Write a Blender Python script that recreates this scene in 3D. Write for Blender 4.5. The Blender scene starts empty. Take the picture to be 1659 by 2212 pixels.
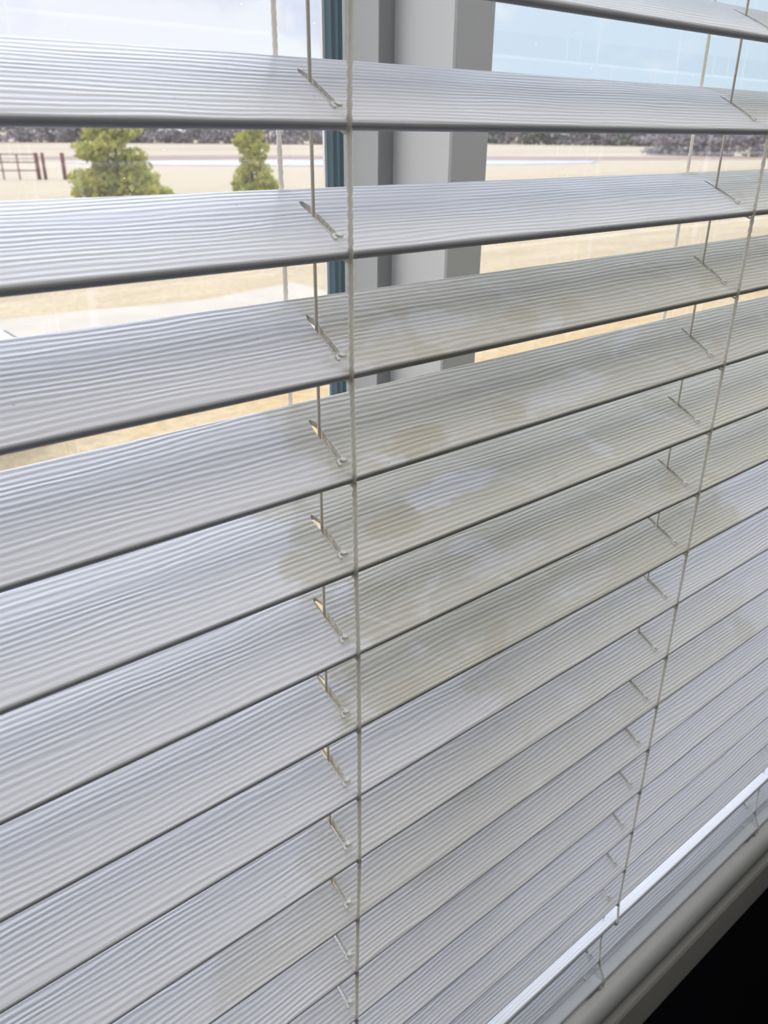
import bpy, bmesh, math, random
from mathutils import Vector, Matrix
random.seed(7)
S = bpy.context.scene
U = 0.048                       # one slat spacing in metres
ZO = 1.54954                    # height of the reference slat's front edge
# ---------------------------------------------------------------- camera
CAMC = (-4.203161, -5.516350, -1.032079); CR = (0.771589, -0.636055, 0.009187); CU = (0.267179, 0.337149, 0.902744); CD = (0.577292, 0.694093, -0.430081)
cd = bpy.data.cameras.new('camera'); cam = bpy.data.objects.new('camera', cd); S.collection.objects.link(cam)
cam.matrix_world = Matrix(((CR[0], CU[0], -CD[0], CAMC[0]*U), (CR[1], CU[1], -CD[1], CAMC[1]*U),
                           (CR[2], CU[2], -CD[2], CAMC[2]*U+ZO), (0, 0, 0, 1)))
cd.sensor_fit = 'HORIZONTAL'; cd.sensor_width = 36; cd.lens = 1725.114*36/1659
cd.clip_start = 0.01; cd.clip_end = 2000
cd.dof.use_dof = True; cd.dof.focus_distance = 0.42; cd.dof.aperture_fstop = 24
S.camera = cam
# ---------------------------------------------------------------- view, world, lights
S.view_settings.view_transform = 'Standard'; S.view_settings.look = 'None'
S.view_settings.exposure = 0.24; S.view_settings.gamma = 1; S.view_settings.use_curve_mapping = False
S.cycles.use_denoising = True; S.cycles.use_adaptive_sampling = True; S.cycles.adaptive_threshold = 0.03
S.cycles.max_bounces = 7; S.cycles.transparent_max_bounces = 12; S.cycles.diffuse_bounces = 4

class NT:
    """small helper to write node trees"""
    def __init__(s, nt): s.nt = nt; s.N = nt.nodes; s.L = nt.links
    def n(s, t, **k):
        o = s.N.new(t)
        for a, b in k.items():
            if a.startswith('i_'):
                key = a[2:]
                key = int(key) if key.isdigit() else key.replace('_', ' ')
                s.set(o.inputs[key], b)
            else: setattr(o, a, b)
        return o
    def set(s, inp, v):
        if isinstance(v, bpy.types.NodeSocket): s.L.new(v, inp)
        elif isinstance(v, bpy.types.Node): s.L.new(v.outputs[0], inp)
        else: inp.default_value = v
    def math(s, op, a, b=0.0, c=None, clamp=False):
        o = s.N.new('ShaderNodeMath'); o.operation = op; o.use_clamp = clamp
        s.set(o.inputs[0], a); s.set(o.inputs[1], b)
        if c is not None: s.set(o.inputs[2], c)
        return o.outputs[0]
    def vm(s, op, a, b=(0, 0, 0)):
        o = s.N.new('ShaderNodeVectorMath'); o.operation = op
        s.set(o.inputs[0], a); s.set(o.inputs[1], b); return o.outputs[0]
    def noise(s, vec, scale=1, detail=2, rough=.5, dist=0):
        o = s.n('ShaderNodeTexNoise', i_Vector=vec, i_Scale=scale, i_Detail=detail, i_Roughness=rough, i_Distortion=dist)
        return o.outputs['Fac']
    def mr(s, v, a, b, c=0.0, d=1.0, smooth=False):
        o = s.N.new('ShaderNodeMapRange'); o.interpolation_type = 'SMOOTHSTEP' if smooth else 'LINEAR'
        for i, x in enumerate((v, a, b, c, d)): s.set(o.inputs[i], x)
        return o.outputs[0]
    def mix(s, f, a, b, bt='MIX'):
        o = s.N.new('ShaderNodeMix'); o.data_type = 'RGBA'; o.blend_type = bt
        s.set(o.inputs[0], f); s.set(o.inputs[6], a); s.set(o.inputs[7], b); return o.outputs[2]
    def comb(s, x, y, z):
        o = s.N.new('ShaderNodeCombineXYZ'); s.set(o.inputs[0], x); s.set(o.inputs[1], y); s.set(o.inputs[2], z); return o.outputs[0]

w = bpy.data.worlds.new('sky'); S.world = w; w.use_nodes = True
t = NT(w.node_tree); bg = t.N['Background']
tc = t.n('ShaderNodeTexCoord').outputs['Generated']
sp = t.n('ShaderNodeSeparateXYZ', i_0=tc)
el = sp.outputs[2]
q = t.vm('MULTIPLY', tc, (1, 1, 2.0))
c1 = t.noise(q, 3.2, 6, .55, .4)
c2 = t.noise(t.vm('ADD', q, (3, 1, 0)), 9, 5, .6)
cl = t.mr(t.math('ADD', t.math('MULTIPLY', c1, .65), t.math('MULTIPLY', c2, .35)), .42, .56, smooth=True)
az = t.math('ARCTAN2', sp.outputs[0], sp.outputs[1])                      # 0 = straight out of the window, + = to the right
right = t.mr(az, .35, 1.0, smooth=True)
blue = t.mix(right, (.66, .67, .82, 1), (.56, .69, .82, 1))
white = t.mix(right, (.84, .83, .92, 1), (.80, .86, .88, 1))
col = t.mix(cl, blue, white)
col = t.mix(t.math('MULTIPLY', t.mr(el, .15, .5, 0, .6), t.math('MULTIPLY_ADD', right, .7, .3)), col, (.58, .70, .86, 1))
# the overcast sky grows brighter towards the veiled sun high in front of the window
SUN = Vector((.12, .78, .62)).normalized()
dt = t.n('ShaderNodeVectorMath', operation='DOT_PRODUCT', i_0=tc, i_1=tuple(SUN)).outputs['Value']
glow = t.mr(dt, .83, 1.0, 0, 1, smooth=True)
zen = t.mr(el, .2, .6, 0, 1, smooth=True)
stren = t.math('ADD', t.math('ADD', 1.0, t.math('MULTIPLY', zen, 2.1)), t.math('MULTIPLY', glow, 6.2))
t.set(bg.inputs[0], col); t.set(bg.inputs[1], stren)
# unseen lamp at the ceiling, added to brighten the slats and sill
ld = bpy.data.lights.new('added_fill_light', 'AREA'); ld.shape = 'RECTANGLE'; ld.size = 1.6; ld.size_y = .8
ld.energy = 9.5; ld.color = (1, .98, .95)
lo = bpy.data.objects.new('added_fill_light', ld); S.collection.objects.link(lo); lo.location = (.4, -.50, 2.53)

# ---------------------------------------------------------------- materials
def mat(name, rgb=(.8, .8, .8), rough=.5, spec=.5, metal=0.0, var=0.0, vscale=20.0, bump=0.0, bscale=200.0, trans=0.0):
    m = bpy.data.materials.new(name); m.use_nodes = True; t = NT(m.node_tree)
    b = t.N['Principled BSDF']; b.inputs['Roughness'].default_value = rough; b.inputs['Metallic'].default_value = metal
    b.inputs['Specular IOR Level'].default_value = spec
    o = t.n('ShaderNodeTexCoord').outputs['Object']
    n = t.noise(o, vscale, 4, .6)
    a = tuple(max(0, c*(1-var)) for c in rgb)+(1,); d = tuple(min(1, c*(1+var)) for c in rgb)+(1,)
    t.set(b.inputs['Base Color'], t.mix(n, a, d))
    if bump:
        bp = t.n('ShaderNodeBump', i_Strength=bump, i_Distance=.002, i_Height=t.noise(o, bscale, 3))
        t.set(b.inputs['Normal'], bp.outputs[0])
    if trans:
        tr = t.n('ShaderNodeBsdfTranslucent'); tr.inputs[0].default_value = (*rgb, 1)
        mx = t.n('ShaderNodeMixShader', i_0=trans, i_1=b.outputs[0], i_2=tr.outputs[0])
        t.set(t.N['Material Output'].inputs[0], mx.outputs[0])
    return m

def slat_material():
    m = bpy.data.materials.new('embossed_vinyl'); m.use_nodes = True; t = NT(m.node_tree)
    b = t.N['Principled BSDF']
    oc = t.n('ShaderNodeTexCoord').outputs['Object']
    oi = t.n('ShaderNodeObjectInfo')
    rnd = t.math('MULTIPLY', oi.outputs['Random'], 60)
    o = t.vm('SCALE', oc); o.node.inputs['Scale'].default_value = 1/U
    s = t.n('ShaderNodeSeparateXYZ', i_0=o); x, y, z = s.outputs[0], s.outputs[1], s.outputs[2]
    # wavy wood grain running along the slat
    d1 = t.noise(t.comb(t.math('MULTIPLY', x, .30), t.math('MULTIPLY', y, 1.6), rnd), 1, 2)
    d2 = t.noise(t.comb(t.math('MULTIPLY', x, 1.2), t.math('MULTIPLY', y, 5), t.math('ADD', rnd, 9)), 1, 2)
    ph = t.math('ADD', t.math('MULTIPLY', y, 16.5), t.math('ADD', t.math('MULTIPLY', d1, 3.2), t.math('MULTIPLY', d2, .8)))
    sn = t.math('SINE', t.math('MULTIPLY', ph, 2*math.pi))
    sn = t.math('MULTIPLY_ADD', sn, .5, .5)
    am = t.mr(t.noise(t.comb(t.math('MULTIPLY', x, .8), t.math('MULTIPLY', y, 9), t.math('ADD', rnd, 4)), 1, 2), .3, .7, .35, 1.0)
    fine = t.noise(t.comb(t.math('MULTIPLY', x, 1.6), t.math('MULTIPLY', y, 75), rnd), 1, 2)
    h = t.math('ADD', t.math('MULTIPLY', sn, am), t.math('MULTIPLY', fine, .25))
    # dirt: dulled, yellowish film with wiped patches, between the cords of some slats
    dirt = t.n('ShaderNodeAttribute', attribute_type='OBJECT', attribute_name='dirt').outputs['Fac']
    x0 = t.n('ShaderNodeAttribute', attribute_type='OBJECT', attribute_name='dirt_from').outputs['Fac']
    x1 = t.n('ShaderNodeAttribute', attribute_type='OBJECT', attribute_name='dirt_to').outputs['Fac']
    wob = t.noise(t.comb(x, t.math('MULTIPLY', y, 1.5), rnd), 1.6, 4, .6)
    xx = t.math('ADD', x, t.math('MULTIPLY', t.math('SUBTRACT', wob, .5), 2.2))
    span = t.math('MULTIPLY', t.mr(xx, x0, t.math('ADD', x0, .35), smooth=True),
                  t.math('SUBTRACT', 1.0, t.mr(xx, x1, t.math('ADD', x1, .6), smooth=True)))
    patch = t.mr(t.noise(t.comb(x, t.math('MULTIPLY', y, 1.6), t.math('ADD', rnd, 21)), 1.1, 4, .55, .6), .30, .42, smooth=True)
    film = t.math('MULTIPLY', t.math('MULTIPLY', span, dirt), t.math('MULTIPLY_ADD', patch, .75, .25))
    # heavier brown spots with clear edges
    spot = t.mr(t.noise(t.comb(x, t.math('MULTIPLY', y, 1.3), t.math('ADD', rnd, 33)), 1.5, 2, .4, .3), .64, .68, smooth=True)
    spot = t.math('MULTIPLY', t.math('MULTIPLY', spot, span), t.math('MULTIPLY', dirt, .5))
    wx = t.math('MULTIPLY', t.math('SUBTRACT', t.noise(t.comb(t.math('MULTIPLY', x, 2.2), t.math('MULTIPLY', y, 3), rnd), 1, 4, .6), .5), .9)
    def patch_at(attr, rx, ry):
        v = t.n('ShaderNodeAttribute', attribute_type='OBJECT', attribute_name=attr).outputs['Vector']
        q = t.n('ShaderNodeSeparateXYZ', i_0=v)
        a = t.math('DIVIDE', t.math('SUBTRACT', t.math('ADD', x, wx), q.outputs[0]), rx)
        b2 = t.math('DIVIDE', t.math('SUBTRACT', t.math('ADD', y, t.math('MULTIPLY', wx, .4)), q.outputs[1]), ry)
        r2 = t.math('ADD', t.math('MULTIPLY', a, a), t.math('MULTIPLY', b2, b2))
        return t.math('MULTIPLY', t.math('SUBTRACT', 1.0, t.mr(r2, .6, 1.3, smooth=True)), q.outputs[2])
    spot = t.math('MAXIMUM', spot, patch_at('stain', .42, .17))
    spot = t.math('MAXIMUM', spot, patch_at('stain_small', .30, .13))
    film = t.math('MULTIPLY', film, t.math('SUBTRACT', 1.0, patch_at('wiped', .75, .17)))
    # scuffs: thin pale wiping streaks across the slat
    sc = t.noise(t.comb(t.math('MULTIPLY', t.math('ADD', x, t.math('MULTIPLY', y, 1.1)), 6), t.math('MULTIPLY', y, .6), t.math('ADD', rnd, 50)), 1, 3)
    sc = t.math('MULTIPLY', t.mr(sc, .62, .72), film)
    # specks
    vo = t.n('ShaderNodeTexVoronoi', i_Vector=t.comb(x, y, rnd), i_Scale=2.6)
    ed = t.math('LESS_THAN', vo.outputs['Distance'], .028)
    clean = (.84, .84, .865, 1)
    c = t.mix(t.math('MULTIPLY', film, .95), clean, (.70, .685, .605, 1))
    c = t.mix(t.math('MULTIPLY', spot, .7), c, (.60, .555, .43, 1))
    c = t.mix(t.math('MULTIPLY', sc, .6), c, (.82, .82, .82, 1))
    c = t.mix(t.math('MULTIPLY', ed, .5), c, (.25, .23, .20, 1))
    gro = t.mr(h, .05, .55, .93, 1.0)
    c = t.mix(1.0, c, t.comb(gro, gro, gro), 'MULTIPLY')
    t.set(b.inputs['Base Color'], c)
    t.set(b.inputs['Roughness'], t.math('MULTIPLY_ADD', film, .15, .42))
    b.inputs['Specular IOR Level'].default_value = .35
    bp = t.n('ShaderNodeBump', i_Strength=.9, i_Distance=.00021, i_Height=h)
    t.set(b.inputs['Normal'], bp.outputs[0])
    tr = t.n('ShaderNodeBsdfTranslucent'); tr.inputs[0].default_value = (.80, .84, .88, 1)
    mx = t.n('ShaderNodeMixShader', i_0=.14, i_1=b.outputs[0], i_2=tr.outputs[0])
    t.set(t.N['Material Output'].inputs[0], mx.outputs[0])
    return m

def glass_material():
    m = bpy.data.materials.new('window_glass'); m.use_nodes = True; t = NT(m.node_tree); t.N.remove(t.N['Principled BSDF'])
    lw = t.n('ShaderNodeLayerWeight', i_Blend=.5)
    fr = t.math('MULTIPLY_ADD', t.math('POWER', lw.outputs['Facing'], 5.0), .9, .04)
    o = t.n('ShaderNodeTexCoord').outputs['Object']
    s = t.n('ShaderNodeSeparateXYZ', i_0=o)
    st = t.mr(t.noise(t.comb(t.math('MULTIPLY', s.outputs[0], 45), 0.0, t.math('MULTIPLY', s.outputs[2], 3)), 1, 3), .62, .8, 0, .10)
    vo = t.n('ShaderNodeTexVoronoi', i_Vector=t.comb(s.outputs[0], 0.0, s.outputs[2]), i_Scale=70)
    dr = t.math('MULTIPLY', t.math('LESS_THAN', vo.outputs['Distance'], .028), .5)
    dust = t.math('ADD', t.math('ADD', st, dr), .02, clamp=True)
    tp = t.n('ShaderNodeBsdfTransparent'); tp.inputs[0].default_value = (.97, .985, .98, 1)
    gl = t.n('ShaderNodeBsdfGlossy'); gl.inputs['Roughness'].default_value = .02
    df = t.n('ShaderNodeBsdfTranslucent'); df.inputs[0].default_value = (.9, .9, .88, 1)
    m1 = t.n('ShaderNodeMixShader', i_0=fr, i_1=tp.outputs[0], i_2=gl.outputs[0])
    m2 = t.n('ShaderNodeMixShader', i_0=dust, i_1=m1.outputs[0], i_2=df.outputs[0])
    t.set(t.N['Material Output'].inputs[0], m2.outputs[0]); return m

def clear_plastic():
    m = bpy.data.materials.new('clear_plastic'); m.use_nodes = True; t = NT(m.node_tree)
    b = t.N['Principled BSDF']; b.inputs['Base Color'].default_value = (.93, .93, .90, 1); b.inputs['Roughness'].default_value = .12
    tp = t.n('ShaderNodeBsdfTransparent'); tp.inputs[0].default_value = (.96, .95, .90, 1)
    n = t.noise(t.n('ShaderNodeTexCoord').outputs['Object'], 900, 2)
    mx = t.n('ShaderNodeMixShader', i_0=t.mr(n, .35, .65, .15, .6), i_1=b.outputs[0], i_2=tp.outputs[0])
    t.set(t.N['Material Output'].inputs[0], mx.outputs[0]); return m

def leaf_mat(name, a, b_):
    m = bpy.data.materials.new(name); m.use_nodes = True; t = NT(m.node_tree); b = t.N['Principled BSDF']
    n = t.noise(t.n('ShaderNodeTexCoord').outputs['Object'], 2.2, 3)
    g = t.n('ShaderNodeNewGeometry')
    c = t.mix(t.mr(n, .35, .65), (*a, 1), (*b_, 1))
    t.set(b.inputs['Base Color'], c); b.inputs['Roughness'].default_value = .7
    tr = t.n('ShaderNodeBsdfTranslucent'); t.set(tr.inputs[0], c)
    t.set(t.N['Material Output'].inputs[0], t.n('ShaderNodeMixShader', i_0=.4, i_1=b.outputs[0], i_2=tr.outputs[0]).outputs[0])
    return m

def ground_material():
    m = bpy.data.materials.new('dry_grass'); m.use_nodes = True; t = NT(m.node_tree); b = t.N['Principled BSDF']
    o = t.n('ShaderNodeTexCoord').outputs['Object']
    s = t.n('ShaderNodeSeparateXYZ', i_0=o)
    big = t.noise(t.vm('MULTIPLY', o, (.35, 1, 1)), .045, 4, .6)
    mid = t.noise(t.vm('MULTIPLY', o, (.4, 1, 1)), .9, 5, .7)
    fin = t.noise(o, 9, 4, .7)
    c = t.mix(t.mr(big, .35, .65), (.37, .275, .165, 1), (.33, .265, .175, 1))
    c = t.mix(t.mr(s.outputs[1], 7, 10, 1, 0), c, (.42, .275, .12, 1))
    c = t.mix(t.mr(mid, .38, .62, 0, .8), c, (.46, .365, .235, 1))
    c = t.mix(t.mr(fin, .38, .68, 0, .6), c, (.23, .16, .09, 1))
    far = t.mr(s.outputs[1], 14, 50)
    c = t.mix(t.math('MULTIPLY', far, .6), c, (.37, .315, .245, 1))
    # reddish bare banks far out
    red = t.mr(t.noise(t.vm('MULTIPLY', o, (.25, 1, 1)), .05, 3), .50, .62)
    c = t.mix(t.math('MULTIPLY', red, t.mr(s.outputs[1], 60, 90, 0, .5)), c, (.30, .20, .15, 1))
    t.set(b.inputs['Base Color'], c); b.inputs['Roughness'].default_value = .95; b.inputs['Specular IOR Level'].default_value = .1
    t.set(b.inputs['Normal'], t.n('ShaderNodeBump', i_Strength=.6, i_Distance=.05, i_Height=fin).outputs[0])
    return m

M = dict(
    slat=slat_material(), glass=glass_material(), clear=clear_plastic(),
    cord=mat('woven_cord', (.93, .91, .84), .8, .2, var=.06, vscale=700, trans=.5),
    lift=mat('lift_cord', (.82, .78, .69), .75, .2, var=.08, vscale=500, trans=.35),
    rail=mat('bottom_rail_vinyl', (.84, .87, .91), .4, .5, var=.02),
    plug=mat('white_plug', (.85, .85, .83), .4),
    framegrey=mat('grey_window_frame', (.52, .54, .53), .45, .4, var=.03, vscale=30),
    frame=mat('white_window_frame', (.78, .80, .79), .35, .5, var=.02, vscale=30),
    gasket=mat('grey_gasket', (.36, .375, .38), .6),
    teal=mat('teal_metal', (.003, .062, .09), .5, .2, var=.2, vscale=30),
    sill=mat('painted_sill', (.80, .82, .80), .38, .5, var=.03),
    apron=mat('painted_apron', (.70, .70, .66), .5, .4, var=.04),
    dark=mat('shade_black_wall', (.012, .014, .022), .8, .2, var=.1),  # near-black base puts the shade of the unlit room into the wall colour
    room=mat('room_wall_paint', (.16, .16, .16), .8, .2, var=.03),
    floor=mat('room_floor', (.03, .03, .035), .6, .3, var=.2, vscale=3),
    ceil=mat('ceiling_paint', (.35, .35, .34), .9, .1, var=.02),
    ground=ground_material(),
    gravel=mat('pale_gravel', (.38, .325, .26), .95, .1, var=.18, vscale=1.2, bump=.5, bscale=12),
    water=mat('pond_water', (.66, .66, .72), .15, .6, var=.05, vscale=.2),  # pale base stands in for sky reflected on the water
    bank=mat('muddy_bank', (.24, .17, .14), .95, .1, var=.25, vscale=.3),
    bark=mat('bark', (.13, .10, .07), .9, .1, var=.3, vscale=8),
    rust=mat('rusty_pipe', (.15, .055, .045), .8, .2, var=.3, vscale=6),
    leafy=leaf_mat('yellow_green_leaves', (.50, .46, .10), (.30, .31, .07)),
    bare=leaf_mat('bare_twigs', (.46, .41, .41), (.32, .28, .30)),  # twig colours lightened to stand in for distance haze
    ever=leaf_mat('dull_green_needles', (.22, .26, .18), (.30, .32, .25)),
    pale=mat('pale_bark', (.45, .40, .38), .9, .1, var=.2, vscale=2),
    carpaint=mat('white_car_paint', (.80, .82, .86), .25, .6),
    carglass=mat('car_glass', (.015, .018, .022), .08, .8),
    tyre=mat('tyre_rubber', (.02, .02, .02), .8, .2),
    chrome=mat('wheel_metal', (.5, .5, .52), .3, .5, metal=1.0),
    lens=mat('lamp_lens', (.75, .78, .8), .15, .7),
    diff=mat('fill_panel_diffuser', (.85, .85, .82), .5),
)

# ---------------------------------------------------------------- helpers
def link(name, bm, m, parent=None, smooth=False, loc=None):
    me = bpy.data.meshes.new(name); bm.normal_update(); bm.to_mesh(me); bm.free()
    for mm in (m if isinstance(m, (list, tuple)) else [m]): me.materials.append(mm)
    if smooth:
        for p in me.polygons: p.use_smooth = True
    o = bpy.data.objects.new(name, me); S.collection.objects.link(o)
    if parent: o.parent = parent
    if loc: o.location = loc
    return o
def empty(name, loc=(0, 0, 0), rz=0):
    o = bpy.data.objects.new(name, None); S.collection.objects.link(o); o.location = loc; o.rotation_euler = (0, 0, rz); return o
def tag(o, label=None, cat=None, group=None, kind=None):
    if label: o['label'] = label
    if cat: o['category'] = cat
    if group: o['group'] = group
    if kind: o['kind'] = kind
    return o
def box(bm, x0, x1, y0, y1, z0, z1, bev=0, seg=2):
    r = bmesh.ops.create_cube(bm, size=1)
    for v in r['verts']:
        v.co = Vector(((x0+x1)/2+v.co.x*(x1-x0), (y0+y1)/2+v.co.y*(y1-y0), (z0+z1)/2+v.co.z*(z1-z0)))
    if bev:
        es = list({e for v in r['verts'] for e in v.link_edges})
        bmesh.ops.bevel(bm, geom=es, offset=bev, segments=seg, affect='EDGES', profile=.5)
def extrude_profile(bm, pts, x0, x1):
    """closed YZ outline swept along X"""
    a = [bm.verts.new((x0, y, z)) for y, z in pts]; b = [bm.verts.new((x1, y, z)) for y, z in pts]
    n = len(pts)
    for i in range(n): bm.faces.new((a[i], a[(i+1) % n], b[(i+1) % n], b[i]))
    bm.faces.new(a[::-1]); bm.faces.new(b)
    bmesh.ops.recalc_face_normals(bm, faces=bm.faces[:])
def vert_profile(bm, pts, z0, z1):
    """closed XY outline swept along Z"""
    a = [bm.verts.new((x, y, z0)) for x, y in pts]; b = [bm.verts.new((x, y, z1)) for x, y in pts]
    n = len(pts)
    for i in range(n): bm.faces.new((a[i], a[(i+1) % n], b[(i+1) % n], b[i]))
    bm.faces.new(a[::-1]); bm.faces.new(b)
    bmesh.ops.recalc_face_normals(bm, faces=bm.faces[:])
def tube(bm, path, rad, n=8, step=None, strands=0, pitch=1.0, lobe=.16, taper=None):
    """tube along a poly line; strands > 0 gives a twisted cord"""
    P = [Vector(p) for p in path]; pts = []
    if step:
        for i in range(len(P)-1):
            k = max(1, int((P[i+1]-P[i]).length/step))
            for j in range(k): pts.append(P[i].lerp(P[i+1], j/k))
        pts.append(P[-1])
    else: pts = P
    rings = []; s = 0; ref = None
    for i, p in enumerate(pts):
        tg = (pts[min(i+1, len(pts)-1)]-pts[max(i-1, 0)]).normalized()
        if ref is None: ref = tg.orthogonal().normalized()
        ref = (ref-tg*ref.dot(tg)).normalized(); bi = tg.cross(ref)
        if i: s += (p-pts[i-1]).length
        ring = []
        rr = rad*(taper[0]+(taper[1]-taper[0])*i/(len(pts)-1)) if taper else rad
        for j in range(n):
            a = 2*math.pi*j/n
            r = rr
            if strands: r = rr*(1-lobe+lobe*2*abs(math.cos(strands*.5*(a-2*math.pi*s/pitch))))
            ring.append(bm.verts.new(p+ref*math.cos(a)*r+bi*math.sin(a)*r))
        rings.append(ring)
    for a, b in zip(rings, rings[1:]):
        for j in range(n): bm.faces.new((a[j], a[(j+1) % n], b[(j+1) % n], b[j]))
    bm.faces.new(rings[0][::-1]); bm.faces.new(rings[-1])

# blind frame of reference: metres, from the blind units used for measuring
def B(x, y, z): return (x*U, y*U, z*U+ZO)

# ---------------------------------------------------------------- setting: room
def struct(name, bm, m, parent=None, smooth=False):
    o = link(name, bm, m, parent, smooth); o['kind'] = 'structure'; return o
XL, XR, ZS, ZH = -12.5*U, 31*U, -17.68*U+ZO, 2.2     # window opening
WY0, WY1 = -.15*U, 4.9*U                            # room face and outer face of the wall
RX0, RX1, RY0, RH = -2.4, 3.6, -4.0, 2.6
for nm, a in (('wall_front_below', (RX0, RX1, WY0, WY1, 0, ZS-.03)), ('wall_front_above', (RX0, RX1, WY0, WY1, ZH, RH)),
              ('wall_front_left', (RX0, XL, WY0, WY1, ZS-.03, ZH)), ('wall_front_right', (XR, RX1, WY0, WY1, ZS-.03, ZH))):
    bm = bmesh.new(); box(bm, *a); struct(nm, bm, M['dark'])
for nm, a, m in (('wall_left', (RX0-.1, RX0, RY0, WY1, 0, RH), 'room'), ('wall_right', (RX1, RX1+.1, RY0, WY1, 0, RH), 'room'),
                 ('wall_back', (RX0-.1, RX1+.1, RY0-.1, RY0, 0, RH), 'room'), ('floor', (RX0-.1, RX1+.1, RY0-.1, WY1, -.1, 0), 'floor'),
                 ('ceiling', (RX0-.1, RX1+.1, RY0-.1, WY1, RH, RH+.1), 'ceil')):
    bm = bmesh.new(); box(bm, *a); struct(nm, bm, M[m])
# sill with a rounded nose
pts = [(4.2, -17.68), (-.02, -17.68), (-.10, -17.69)]
for i in range(1, 13):
    a = math.radians(90*i/12); pts.append((-.10-.215*math.sin(a), -18.10+.41*math.cos(a)))
pts += [(-.31, -18.2), (-.28, -18.28), (-.24, -18.31), (4.2, -18.31)]
bm = bmesh.new(); extrude_profile(bm, [(y*U, z*U+ZO) for y, z in pts], XL-.02, XR+.02)
so = struct('trim_1', bm, M['sill'], smooth=True); so.data.shade_smooth(); so['label'] = 'pale painted window sill with rounded nose below the blind'
em = so.modifiers.new('edge', 'EDGE_SPLIT'); em.split_angle = math.radians(50)
pts = [(-.14, -18.31), (-.16, -18.33), (-.17, -18.50), (-.22, -18.62), (-.30, -18.78), (-.33, -18.90), (-.335, -20.15), (-.32, -20.22), (-.15, -20.22)]
bm = bmesh.new(); extrude_profile(bm, [(y*U, z*U+ZO) for y, z in pts], XL-.01, XR+.01)
ao = struct('trim_2', bm, M['apron']); ao['label'] = 'grey painted apron board under the window sill'

# mullion between the two panes (vertical): outline seen from above, in blind units
g = [(3.27, 4.27), (3.27, 3.65), (3.51, 3.65), (3.51, 2.54), (3.53, 2.51), (3.56, 2.50), (4.14, 2.50), (4.17, 2.51), (4.19, 2.54),
     (4.19, 3.65), (4.43, 3.65), (4.43, 4.27), (4.50, 4.34), (3.19, 4.34), (3.21, 4.30)]
bm = bmesh.new(); vert_profile(bm, [(x*U, y*U) for x, y in g], ZS, ZH)
mo = struct('trim_3', bm, M['frame']); mo['label'] = 'white stepped window mullion behind the blind'
bm = bmesh.new(); box(bm, 3.255*U, 3.272*U, 3.655*U, 4.20*U, ZS, ZH)
go2 = struct('trim_7', bm, M['framegrey']); go2['label'] = 'grey inner strip of the window mullion'
bm = bmesh.new(); box(bm, 3.262*U, 3.515*U, 3.64*U, 3.66*U, ZS, ZH)
go = struct('trim_4', bm, M['gasket']); go['label'] = 'dark grey groove in the window mullion'
pts = [(3.20, 4.36)]
for yy, xx in ((4.40, 3.20), (4.41, 3.17), (4.46, 3.17), (4.47, 3.20), (4.54, 3.20), (4.55, 3.16), (4.62, 3.16), (4.63, 3.20), (4.74, 3.20), (4.75, 3.2)):
    pts.append((xx, yy))
pts += [(4.50, 4.75), (4.50, 4.36)]
bm = bmesh.new(); vert_profile(bm, [(x*U, y*U) for x, y in pts], ZS, ZH)
to = struct('trim_5', bm, M['teal']); to['label'] = 'teal outer metal post of the window'
bm = bmesh.new(); box(bm, 3.16*U, 3.24*U, 4.755*U, 4.80*U, ZS, ZH)
wo = struct('trim_6', bm, M['plug']); wo['label'] = 'thin white outer edge of the teal post'
# window frames and panes
for nm, x0, x1 in (('window_1', XL, 3.2*U), ('window_2', 4.49*U, XR)):
    bm = bmesh.new(); fw = .035
    x0f = x0+(fw if nm == 'window_1' else 0); x1f = x1-(fw if nm == 'window_2' else 0)
    for a in ((x0, x1, ZS, ZS+fw), (x0, x1, ZH-fw, ZH)): box(bm, a[0], a[1], 4.0*U, 4.6*U, a[2], a[3], .002)
    if nm == 'window_1': box(bm, x0, x0f, 4.0*U, 4.6*U, ZS, ZH, .002)
    else: box(bm, x1f, x1, 4.0*U, 4.6*U, ZS, ZH, .002)
    fo = struct(nm, bm, M['frame'])
    bm = bmesh.new(); box(bm, x0f-.002, x1f+.002, 4.345*U, 4.355*U, ZS+fw-.002, ZH-fw+.002)
    po = link('pane', bm, M['glass'], fo)
# unseen panel added around the fill lamp (its light is set at the top)
cl_ = empty('added_fill_panel', (.4, -.50, 2.6)); tag(cl_, 'unseen white fill panel added near the window', 'ceiling light')
bm = bmesh.new(); box(bm, -.84, .84, -.44, .44, -.03, 0, .004); link('housing', bm, M['plug'], cl_)
bm = bmesh.new(); box(bm, -.80, .80, -.40, .40, -.045, -.03, .003); link('diffuser', bm, M['diff'], cl_)

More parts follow.
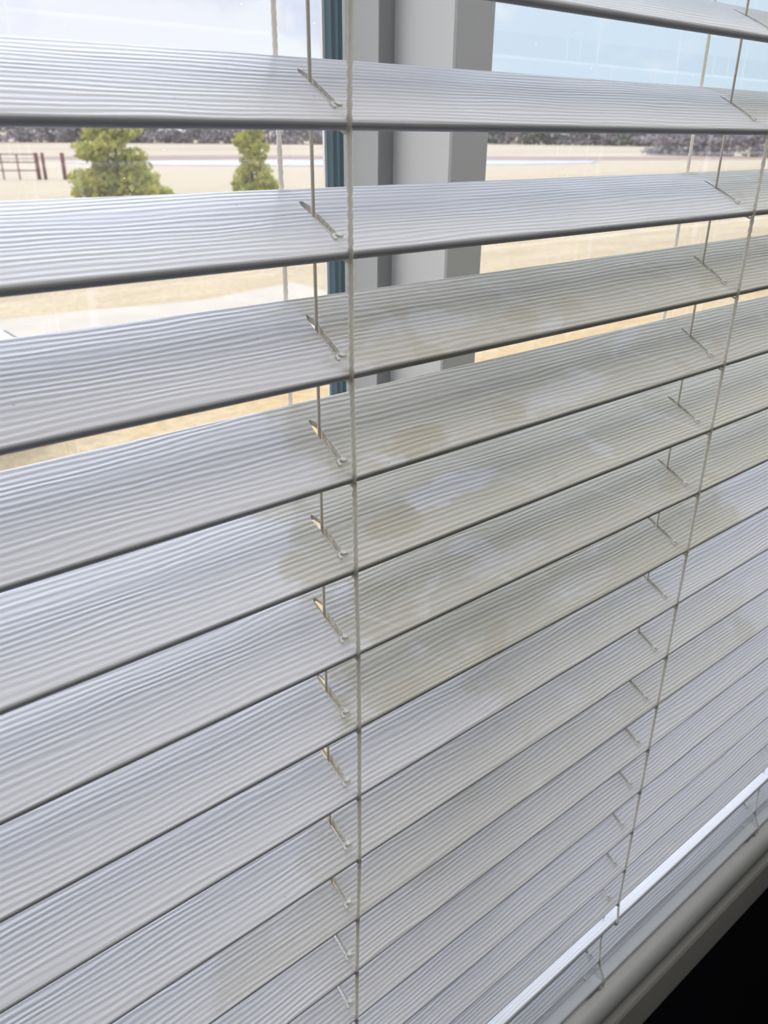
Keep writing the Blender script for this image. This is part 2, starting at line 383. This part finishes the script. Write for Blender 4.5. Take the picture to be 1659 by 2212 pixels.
# ---------------------------------------------------------------- the blind
W, T, TILT = 1.048, .082, math.radians(25.6)
BX0, BX1 = -11.6, 29.5
LAD = [-6.6, 0.0, 6.6, 13.2, 19.8, 26.4]
SLOT = [-6.63, -.03, 6.46, 13.05, 19.7, 26.3]
SY = [.235, .30, .37, .44, .51, .58, .65, .72, .79]       # stations along a slot, front to back
def slat_mesh(seed):
    rr = random.Random(seed)
    bm = bmesh.new()
    # cross section: top surface stations with a slight crown
    ys = [.018, .05, .10, .16] + SY + [.85, .92, .98, 1.03]
    crown = lambda y: T+.018*(1-((y-W/2)/(W/2))**2)
    xs = [BX0]; slot_cols = {}
    for s in SLOT:
        xs.append(s-.036); slot_cols[len(xs)-1] = s; xs.append(s+.036)
    xs.append(BX1)
    def edge(y0, s):      # rounded nose, outward side s
        c = T/2
        q = lambda v: math.copysign(abs(v)**.55, v)          # squarish nose
        return [(y0+s*q(math.sin(a))*T*.42, c+q(math.cos(a))*T*.5) for a in [math.radians(k) for k in (12, 30, 50, 90, 130, 150, 168)]]
    top = [(y, crown(y)) for y in ys]
    f = [(y, z) for y, z in edge(T*.42, -1)][::-1]
    b = [(y, z) for y, z in edge(W-T*.42, 1)]
    bot = [(y, crown(y)-T) for y in ys][::-1]
    prof = f[::1] + top + b + bot
    n = len(prof); nt0 = len(f); nb0 = len(f)+len(top)+len(b)
    js = {}
    cols = []
    for i, x in enumerate(xs):
        col = []
        for j, (y, z) in enumerate(prof):
            dx = 0; dy = 0
            if i in slot_cols or (i-1) in slot_cols:
                if nt0 <= j < nt0+len(ys): k = j-nt0
                elif nb0 <= j < nb0+len(ys): k = len(ys)-1-(j-nb0)
                else: k = -1
                if k >= 0 and ys[k] in SY:
                    key = (i, k)
                    if key not in js:
                        amp = .004 if k < 9 else .010
                        half = rr.uniform(-amp, amp)
                        js[key] = (half, rr.uniform(-.01, .01))
                    dx, dy = js[key]
                    if ys[k] == SY[-1]: dx += .022 if i in slot_cols else -.026     # pinched, torn back end
                    if ys[k] == SY[0]: dx += .008 if i in slot_cols else -.008
                if nb0 <= j and k >= 0 and SY[0] <= ys[k] <= SY[-1]: dx += -.035 if i in slot_cols else .035
            col.append(bm.verts.new((x+dx, y+dy, z)))
        cols.append(col)
    k0 = ys.index(SY[0]); k1 = ys.index(SY[-1])
    for i in range(len(xs)-1):
        a, c = cols[i], cols[i+1]
        for j in range(n):
            j2 = (j+1) % n
            if i in slot_cols:
                if nt0 <= j < nt0+len(ys)-1 and k0 <= j-nt0 < k1: continue
                if nb0 <= j < nb0+len(ys)-1:
                    k = len(ys)-1-(j-nb0)       # station of j, next is k-1
                    if k0 < k <= k1: continue
            bm.faces.new((a[j], c[j], c[j2], a[j2]))
        if i in slot_cols:                       # walls of the slot
            T_ = lambda col, k: col[nt0+k]
            B_ = lambda col, k: col[nb0+len(ys)-1-k]
            for k in range(k0, k1):
                bm.faces.new((T_(a, k), T_(a, k+1), B_(a, k+1), B_(a, k)))
                bm.faces.new((T_(c, k+1), T_(c, k), B_(c, k), B_(c, k+1)))
            bm.faces.new((T_(c, k0), T_(a, k0), B_(a, k0), B_(c, k0)))
            bm.faces.new((T_(a, k1), T_(c, k1), B_(c, k1), B_(a, k1)))
    bm.faces.new(cols[0]); bm.faces.new(cols[-1][::-1])
    bmesh.ops.recalc_face_normals(bm, faces=bm.faces[:])
    for v in bm.verts: v.co *= U
    me = bpy.data.meshes.new('slat'); bm.to_mesh(me); bm.free()
    for p in me.polygons: p.use_smooth = True
    me.set_sharp_from_angle(angle=math.radians(40))
    me.materials.append(M['slat']); return me
slat_meshes = [slat_mesh(s) for s in range(4)]
def grommet_mesh():
    """clear sleeve lining the front part of a slot, with a small tab lying on the slat"""
    bm = bmesh.new()
    for sx in (-1, 1):
        box(bm, sx*.034-.004, sx*.034+.004, .25, .50 if sx < 0 else .62, .0, T+.024)
    box(bm, -.035, .035, .225, .250, .0, T+.03)
    box(bm, -.05, -.02, .17, .235, T+.014, T+.03, .003)
    box(bm, .0, .065, .205, .240, T+.014, T+.032, .003)
    for v in bm.verts: v.co *= U
    me = bpy.data.meshes.new('slot_sleeve'); bm.to_mesh(me); bm.free(); me.materials.append(M['clear']); return me
gm = grommet_mesh()
blind = empty('venetian_blind', (0, 0, 0)); tag(blind, 'white wood-grain venetian blind, dirty slats, hanging at the window', 'blind')
# dirt amount, from, to (blind units along the slat) for the slats that carry a film
DIRT = {0: (.7, 6.5, 30), 1: (.7, 6.5, 30), 2: (.75, 6.3, 30), 3: (1.0, -.2, 30), 4: (.9, -.5, 13), 5: (1.0, -.7, 14), 6: (.95, -.1, 12), 7: (1.0, -.1, 8), 8: (.5, 2.2, 6),
        9: (.45, -.6, 9), 10: (.5, -2.0, 10), 11: (.25, -.8, 6), 12: (.2, -2, 7)}
SPOT = {3: ([2.6, .30, .7], [3.3, .28, .5], [1.2, .42, .6]), 4: ([.95, .22, .9], [2.3, .24, .5], [3.4, .30, .6]), 5: ([.80, .36, .9], [.55, .72, .4], [1.75, .55, .9]),
        6: ([.5, .2, .3], [6.2, .3, .7], [2.6, .3, .5]), 7: ([7.4, .3, .5], [.8, .15, .4], [4.2, .3, .4]), 11: ([1.83, .56, .35], [0., 0., 0.], [0., 0., 0.])}
rsl = random.Random(3)
POSE = {0: (-.041, -.0023, .4468), 1: (-1.037, -.0003, .4959), 2: (-2.009, .0014, .4343), 3: (-3.037, .0014, .5210), 4: (-4.042, .0027, .5139),
        5: (-5.037, .0050, .4468), 6: (-6.044, .0053, .4468), 7: (-7.037, .0036, .4468), 8: (-8.039, .0059, .4468), 9: (-9.062, .0051, .4468),
        10: (-10.087, .0036, .4468), 11: (-11.088, .0059, .4468), 12: (-12.07, .003, .4468), 13: (-13.08, .0015, .4468), 14: (-14.10, 0, .4468), 15: (-15.05, 0, .4468)}
def slat_pose(k):
    if k in POSE: return (0.0, POSE[k][0], POSE[k][2])
    if k == 16: return (-.06, -15.55, math.radians(-16))
    if k == 17: return (.17, -17.0, TILT*.97)
    return (0.0, -float(k), TILT+rsl.uniform(-.006, .006))
first_slat = None
for k in range(-4, 18):
    y, z, ti = slat_pose(k)
    me = slat_meshes[k % 4]
    if first_slat is None or first_slat.data is not me:
        o = bpy.data.objects.new('slat', me)
        first_slat = o
    S.collection.objects.link(o); o.parent = blind
    o.location = B(0, y, z); o.rotation_euler = (ti, -POSE.get(k, (0, 0, 0))[1], 0)
    o['dirt'], o['dirt_from'], o['dirt_to'] = [float(v) for v in DIRT.get(k, (0, 0, 1))]
    o['stain'], o['stain_small'], o['wiped'] = SPOT.get(k, ([0., 0., 0.], [0., 0., 0.], [0., 0., 0.]))
    if k in (3, 4, 5, 6, 7): o['label'] = 'stained yellowish slat'
    if k == 16: o['label'] = 'bright white slat lying flat'
    for sx in SLOT[1:4]:
        gobj = bpy.data.objects.new('slot_sleeve', gm); S.collection.objects.link(gobj); gobj.parent = o
        gobj.location = (sx*U, 0, 0); gobj['label'] = 'clear plastic sleeve in the slot'
# ladder cords, one object per cord
bend = {1: -.026, 2: -.022, 3: -.024, 4: 0, 5: .01, 6: .034, 7: .04, 8: .036, 9: .036, 10: .006, 11: -.016, 12: -.03, 13: -.03, 14: -.02, 15: 0}
for li, lx in enumerate(LAD[:5]):
    if li in (1,): bx = lambda k: bend.get(k, 0)
    else: bx = lambda k: 0.0
    front = [B(lx, -.018, 4.2)]
    for k in range(-4, 16): front.append(B(lx+bx(k), -.022, -k+.03))
    front += [B(lx, -.085, -15.50), B(lx-.01, -.07, -15.56), B(lx-.02, .20, -15.75), B(lx, .20, -16.4), B(lx, .145, -16.96), B(lx+.02, .13, -17.1),
              B(lx+.03, -.02, -17.41), B(lx+.03, -.03, -17.50), B(lx+.01, -.03, -17.56), B(lx-.08, -.0, -17.60), B(lx-.14, .04, -17.58)]
    bm = bmesh.new(); tube(bm, front, .0215*U, 10, step=.025*U, strands=2, pitch=.2*U, lobe=.26)
    co = link('ladder_cord', bm, M['cord'], blind, True)
    bm = bmesh.new()
    tube(bm, [B(lx-.14, .04, -17.58), B(lx-.18, .06, -17.57)], .030*U, 8)
    link('cord_end', bm, M['plug'], co, True)
    xb = lx-.10 if lx > 5 else lx-.04
    bm = bmesh.new()
    tube(bm, [B(xb, .965, 4.2), B(xb, .965, -17.2)], .0215*U, 8, step=.025*U, strands=2, pitch=.16*U)
    link('ladder_cord', bm, M['cord'], blind, True)
    # rungs under each slat
    for k in range(-4, 18):
        y, z, ti = slat_pose(k)
        c_, s_ = math.cos(ti), math.sin(ti)
        zz = z+POSE.get(k, (0, 0, 0))[1]*lx
        f = lambda a, b: (y+a*c_-b*s_, zz+a*s_+b*c_)
        p = [f(-.018, .045), f(-.008, -.012), f(.08, -.017), f(.55, -.002), f(1.02, -.015)]
        bm = bmesh.new(); tube(bm, [B(lx+bx(k)+(xb-lx)*i/4, q[0], q[1]) for i, q in enumerate(p)], .014*U, 6)
        r = link('rung', bm, M['cord'], co, True)
    # lift cord through the slots
    sx = SLOT[li]
    bm = bmesh.new(); tube(bm, [B(sx, .49, 4.2), B(sx, .49, -17.1)], .016*U, 8, step=.05*U)
    link('lift_cord', bm, M['lift'], blind, True)
# bottom rail, with a grooved top
pts = [(0.01, -17.53), (-.01, -17.50), (-.005, -17.44), (.02, -17.425), (.20, -17.345), (.215, -17.325), (.225, -17.345), (.245, -17.345), (.255, -17.31),
       (.99, -16.96), (1.03, -16.98), (1.05, -17.05), (1.04, -17.45), (1.0, -17.53)]
bm = bmesh.new(); extrude_profile(bm, [(y*U, z*U+ZO) for y, z in pts], BX0*U, BX1*U)
rail = link('bottom_rail', bm, M['rail'], blind)
for lx in LAD:
    bm = bmesh.new(); box(bm, (lx-.45)*U, (lx-.05)*U, -.015*U, .30*U, ZO-17.60*U, ZO-17.49*U, .0015)
    link('rail_plug', bm, M['gasket'], rail)
    bm = bmesh.new(); box(bm, (lx-.335)*U, (lx-.305)*U, .19*U, .27*U, ZO-17.35*U, ZO-17.295*U, .0004)
    link('cord_clip', bm, M['clear'], rail)

# ---------------------------------------------------------------- outdoors
GZ = -1.0
bm = bmesh.new()
r = bmesh.ops.create_grid(bm, x_segments=80, y_segments=80, size=1)
for v in bm.verts: v.co = Vector((v.co.x*900+200, .6+(v.co.y+1)/2*900, 0))
gobj = link('ground', bm, M['ground']); gobj.location = (0, 0, GZ); gobj['kind'] = 'structure'
bm = bmesh.new(); rr = random.Random(5)
row = []
for i in range(35):
    x = -60+i*2
    row.append((bm.verts.new((x, 8.2+rr.uniform(-.25, .25), .012)), bm.verts.new((x, 12.0+rr.uniform(-.3, .3), .012))))
for a, b in zip(row, row[1:]): bm.faces.new((a[0], b[0], b[1], a[1]))
ro = link('gravel_road', bm, M['gravel']); ro.location = (0, 0, GZ); ro['kind'] = 'structure'
def blob(name, cx, cy, rx, ry, rot, m, z, seed):
    rr = random.Random(seed); bm = bmesh.new(); vs = []
    ph = [rr.uniform(0, 6.3) for _ in range(4)]
    for i in range(72):
        a = 2*math.pi*i/72; k = 1+.07*math.sin(3*a+ph[0])+.05*math.sin(5*a+ph[1])+.03*math.sin(9*a+ph[2])
        vs.append(bm.verts.new((math.cos(a)*rx*k, math.sin(a)*ry*k, 0)))
    bm.faces.new(vs); o = link(name, bm, m); o.location = (cx, cy, GZ+z); o.rotation_euler = (0, 0, rot); return o
d_ = Vector((65-27, 46-61)).normalized(); ang = math.atan2(d_.y, d_.x)
o = blob('muddy_bank', 62, 68, 44, 9, ang, M['bank'], .01, 3); o['kind'] = 'structure'
o = blob('pond', 47, 60.5, 24, 6.5, ang, M['water'], .03, 1); tag(o, 'long pale pond lying across the dry field', 'pond', kind='stuff')

def leaf_cloud(bm, rnd, n, size, blobs):
    for _ in range(n):
        c, r = rnd.choice(blobs)
        v = Vector((rnd.gauss(0, 1), rnd.gauss(0, 1), rnd.gauss(0, 1))); v.normalize(); v *= rnd.random()**.45
        p = Vector((c[0]+v.x*r[0], c[1]+v.y*r[1], c[2]+v.z*r[2]))
        s = size*rnd.uniform(.5, 1.3); q = Vector((rnd.gauss(0, 1), rnd.gauss(0, 1), rnd.gauss(0, .7))).normalized()
        a = q.orthogonal().normalized()*s; b = q.cross(a)*.6
        bm.faces.new([bm.verts.new(p+a), bm.verts.new(p+b), bm.verts.new(p-a), bm.verts.new(p-b)])
def field_tree(loc, hgt, wid, seed, label, n, name='leafy_tree'):
    rnd = random.Random(seed); root = empty(name, loc); tag(root, label, 'tree')
    bm = bmesh.new(); tube(bm, [(0, 0, -.05), (.03, .02, hgt*.5), (0, 0, hgt*.93)], .09, 8, taper=(1, .2)); link('trunk', bm, M['bark'], root, True)
    blobs = []
    for i in range(34):
        z = rnd.uniform(.03, .97)*hgt
        w_ = wid*(1.0-.85*max(0, z/hgt-.12))*.5; a = rnd.uniform(0, 6.28); d = w_*rnd.uniform(.3, .95)
        blobs.append(((math.cos(a)*d, math.sin(a)*d, z), (wid*.20, wid*.20, hgt*.085)))
        if i % 2 == 0:
            bm = bmesh.new(); tube(bm, [(0, 0, z*.82), (math.cos(a)*d*.6, math.sin(a)*d*.6, z*.97), (math.cos(a)*d, math.sin(a)*d, z*1.03)], .03, 5, taper=(1, .3))
            link('branch', bm, M['bark'], root, True)
    bm = bmesh.new(); leaf_cloud(bm, rnd, n, .11, blobs); link('crown', bm, M['leafy'], root)
    return root
field_tree((12.3, 30.0, GZ), 3.9, 3.1, 11, 'dense yellow-green tree in the dry field, beside the brown pipe fence', 8500)
field_tree((18.0, 30.2, GZ), 3.6, 2.1, 12, 'thinner yellow-green tree, seen beside the teal window post', 3400)

# pipe fence: posts and rails
fence = empty('pipe_fence', (16.2, 46.6, GZ)); tag(fence, 'rusty brown pipe fence at the left of the field', 'fence')
dv = Vector((13.3-16.17, 48.24-46.64, 0)).normalized()
for s_, th in ((0, .11), (1.0, .09), (1.32, .11), (2.3, .04), (3.1, .04), (4.2, .045), (6.2, .05), (8.4, .05), (10.6, .05), (12.8, .05)):
    p = dv*s_; bm = bmesh.new(); tube(bm, [p, p+Vector((0, 0, 1.32 if th > .06 else 1.25))], th, 8); link('post', bm, M['rust'], fence, True)
for zz in (1.24, .85, .45):
    bm = bmesh.new(); tube(bm, [dv*1.32+Vector((0, 0, zz)), dv*12.8+Vector((0, 0, zz))], .03, 6); link('rail', bm, M['rust'], fence, True)

# far trees along the edge of the field: one of each kind, then copies
def far_tree(name, mm, bark, hgt, seed, n):
    rnd = random.Random(seed); root = empty(name)
    bm = bmesh.new(); tube(bm, [(0, 0, -.2), (0, 0, hgt*.9)], .28, 6, taper=(1, .2)); link('trunk', bm, bark, root, True)
    blobs = [((rnd.uniform(-2, 2), rnd.uniform(-2, 2), rnd.uniform(.06, .9)*hgt), (2.0, 2.0, hgt*.14)) for _ in range(16)]
    bm = bmesh.new(); leaf_cloud(bm, rnd, n, .42, blobs); link('crown', bm, mm, root)
    return root
protos = {'bare': [far_tree('bare_tree', M['bare'], M['pale'], 9, s, 900) for s in (1, 2, 3)],
          'ever': [far_tree('evergreen_tree', M['ever'], M['bark'], 8, s, 1100) for s in (4, 5)]}
used = set()
def put(kind, loc, sc, rz, label, cat, group):
    L = protos[kind]; p = L[int(abs(loc[0]*7+loc[1]*3)) % len(L)]
    if p.name in used:
        o = p.copy(); S.collection.objects.link(o)
        for ch in list(p.children):
            c = ch.copy(); S.collection.objects.link(c); c.parent = o
    else: o = p; used.add(p.name)
    o.location = loc; o.scale = sc; o.rotation_euler = (0, 0, rz); tag(o, label, cat, group)
rt = random.Random(21)
A = Vector((28, 188)); Bv = Vector((128, 136))
for i in range(56):
    f = (i+rt.uniform(-.4, .4))/55
    p = A.lerp(Bv, f)
    put('bare', (p.x+rt.uniform(-1, 1), p.y+(i % 2)*5+rt.uniform(-1, 1), GZ), (.9, .9, rt.uniform(.75, 1.05)), rt.uniform(0, 6), 'bare brownish tree in the distant row at the left of the window', 'tree', 'bare trees along the far edge at left')
A = Vector((150, 160)); Bv = Vector((185, 96))
for i in range(34):
    f = (i+rt.uniform(-.4, .4))/33; p = A.lerp(Bv, f)
    ev = i < 8 or i % 5 == 0
    put('ever' if ev else 'bare', (p.x, p.y+(i % 2)*4, GZ), (1.1, 1.1, rt.uniform(.7, .95)), rt.uniform(0, 6),
        'dull green tree in the distant row seen right of the mullion' if ev else 'bare grey tree in the distant row seen right of the mullion', 'tree',
        'green trees along the far edge at right' if ev else 'bare trees along the far edge at right')
A = Vector((103, 66)); Bv = Vector((112, 44))
for i in range(14):
    f = (i+rt.uniform(-.4, .4))/13; p = A.lerp(Bv, f)
    put('bare', (p.x, p.y+(i % 2)*2, GZ), (.7, .7, rt.uniform(.42, .55)), rt.uniform(0, 6), 'low grey tree in the nearer clump at the far right', 'tree', 'nearer grey clump at right')
for L in protos.values():
    for p in L:
        if p.name not in used:
            for ch in list(p.children): bpy.data.objects.remove(ch)
            bpy.data.objects.remove(p)

# parked car: only its front corner shows at the left edge
car = empty('car', (-.25, 7.55, GZ)); tag(car, 'white parked car cut off by the left edge, standing on the grass', 'car')
bm = bmesh.new()
side = [(-2.2, .35), (-2.22, .7), (-2.15, .98), (-1.7, 1.02), (-1.35, 1.42), (-.3, 1.47), (.45, 1.03), (1.5, .98), (1.98, .86), (2.12, .66), (2.14, .40), (2.05, .26), (-2.1, .26)]
secs = [(-.86, .93), (-.80, .985), (-.55, 1.0), (.55, 1.0), (.80, .985), (.86, .93)]
rings = []
for yy, sc in secs:
    rings.append([bm.verts.new((x*(1-(1-sc)*.35), yy if z < 1.05 else yy*.84, .26+(z-.26)*sc)) for x, z in side])
for a, b in zip(rings, rings[1:]):
    for j in range(len(side)): bm.faces.new((a[j], a[(j+1) % len(side)], b[(j+1) % len(side)], b[j]))
bm.faces.new(rings[0][::-1]); bm.faces.new(rings[-1]); bmesh.ops.recalc_face_normals(bm, faces=bm.faces[:])
bd = link('car_body', bm, M['carpaint'], car, True); bv = bd.modifiers.new('b', 'BEVEL'); bv.width = .05; bv.segments = 3; bv.limit_method = 'ANGLE'
for s_ in (-1, 1):
    bm = bmesh.new(); q = [(-1.5, 1.06), (-1.25, 1.36), (-.35, 1.40), (.25, 1.07)]
    vs = [bm.verts.new((x, s_*(.735), z)) for x, z in q]; v2 = [bm.verts.new((x, s_*(.70), z)) for x, z in q]
    bm.faces.new(vs); bm.faces.new(v2[::-1])
    for j in range(4): bm.faces.new((vs[j], vs[(j+1) % 4], v2[(j+1) % 4], v2[j]))
    bmesh.ops.recalc_face_normals(bm, faces=bm.faces[:]); link('side_window', bm, M['carglass'], car)
    for x in (-1.35, 1.35):
        bm = bmesh.new(); bmesh.ops.create_cone(bm, cap_ends=True, segments=28, radius1=.32, radius2=.32, depth=.2, matrix=Matrix.Translation((x, s_*.80, .32)) @ Matrix.Rotation(math.pi/2, 4, 'X'))
        wh = link('wheel', bm, M['tyre'], car)
        bm = bmesh.new(); bmesh.ops.create_cone(bm, cap_ends=True, segments=20, radius1=.2, radius2=.18, depth=.22, matrix=Matrix.Translation((x, s_*.80, .32)) @ Matrix.Rotation(math.pi/2, 4, 'X'))
        link('hubcap', bm, M['chrome'], wh)
    bm = bmesh.new(); box(bm, 1.93, 2.11, s_*.66-.17, s_*.66+.17, .64, .80, .03); link('headlight', bm, M['lens'], car)
bm = bmesh.new(); box(bm, 2.02, 2.15, -.45, .45, .42, .74, .02); link('grille', bm, M['tyre'], car)
bm = bmesh.new()
vs = [bm.verts.new(p) for p in ((-.27, -.6, 1.46), (-.27, .6, 1.46), (.42, .7, 1.07), (.42, -.7, 1.07))]; bm.faces.new(vs)
o = link('windscreen', bm, M['carglass'], car); o.modifiers.new('s', 'SOLIDIFY').thickness = .03
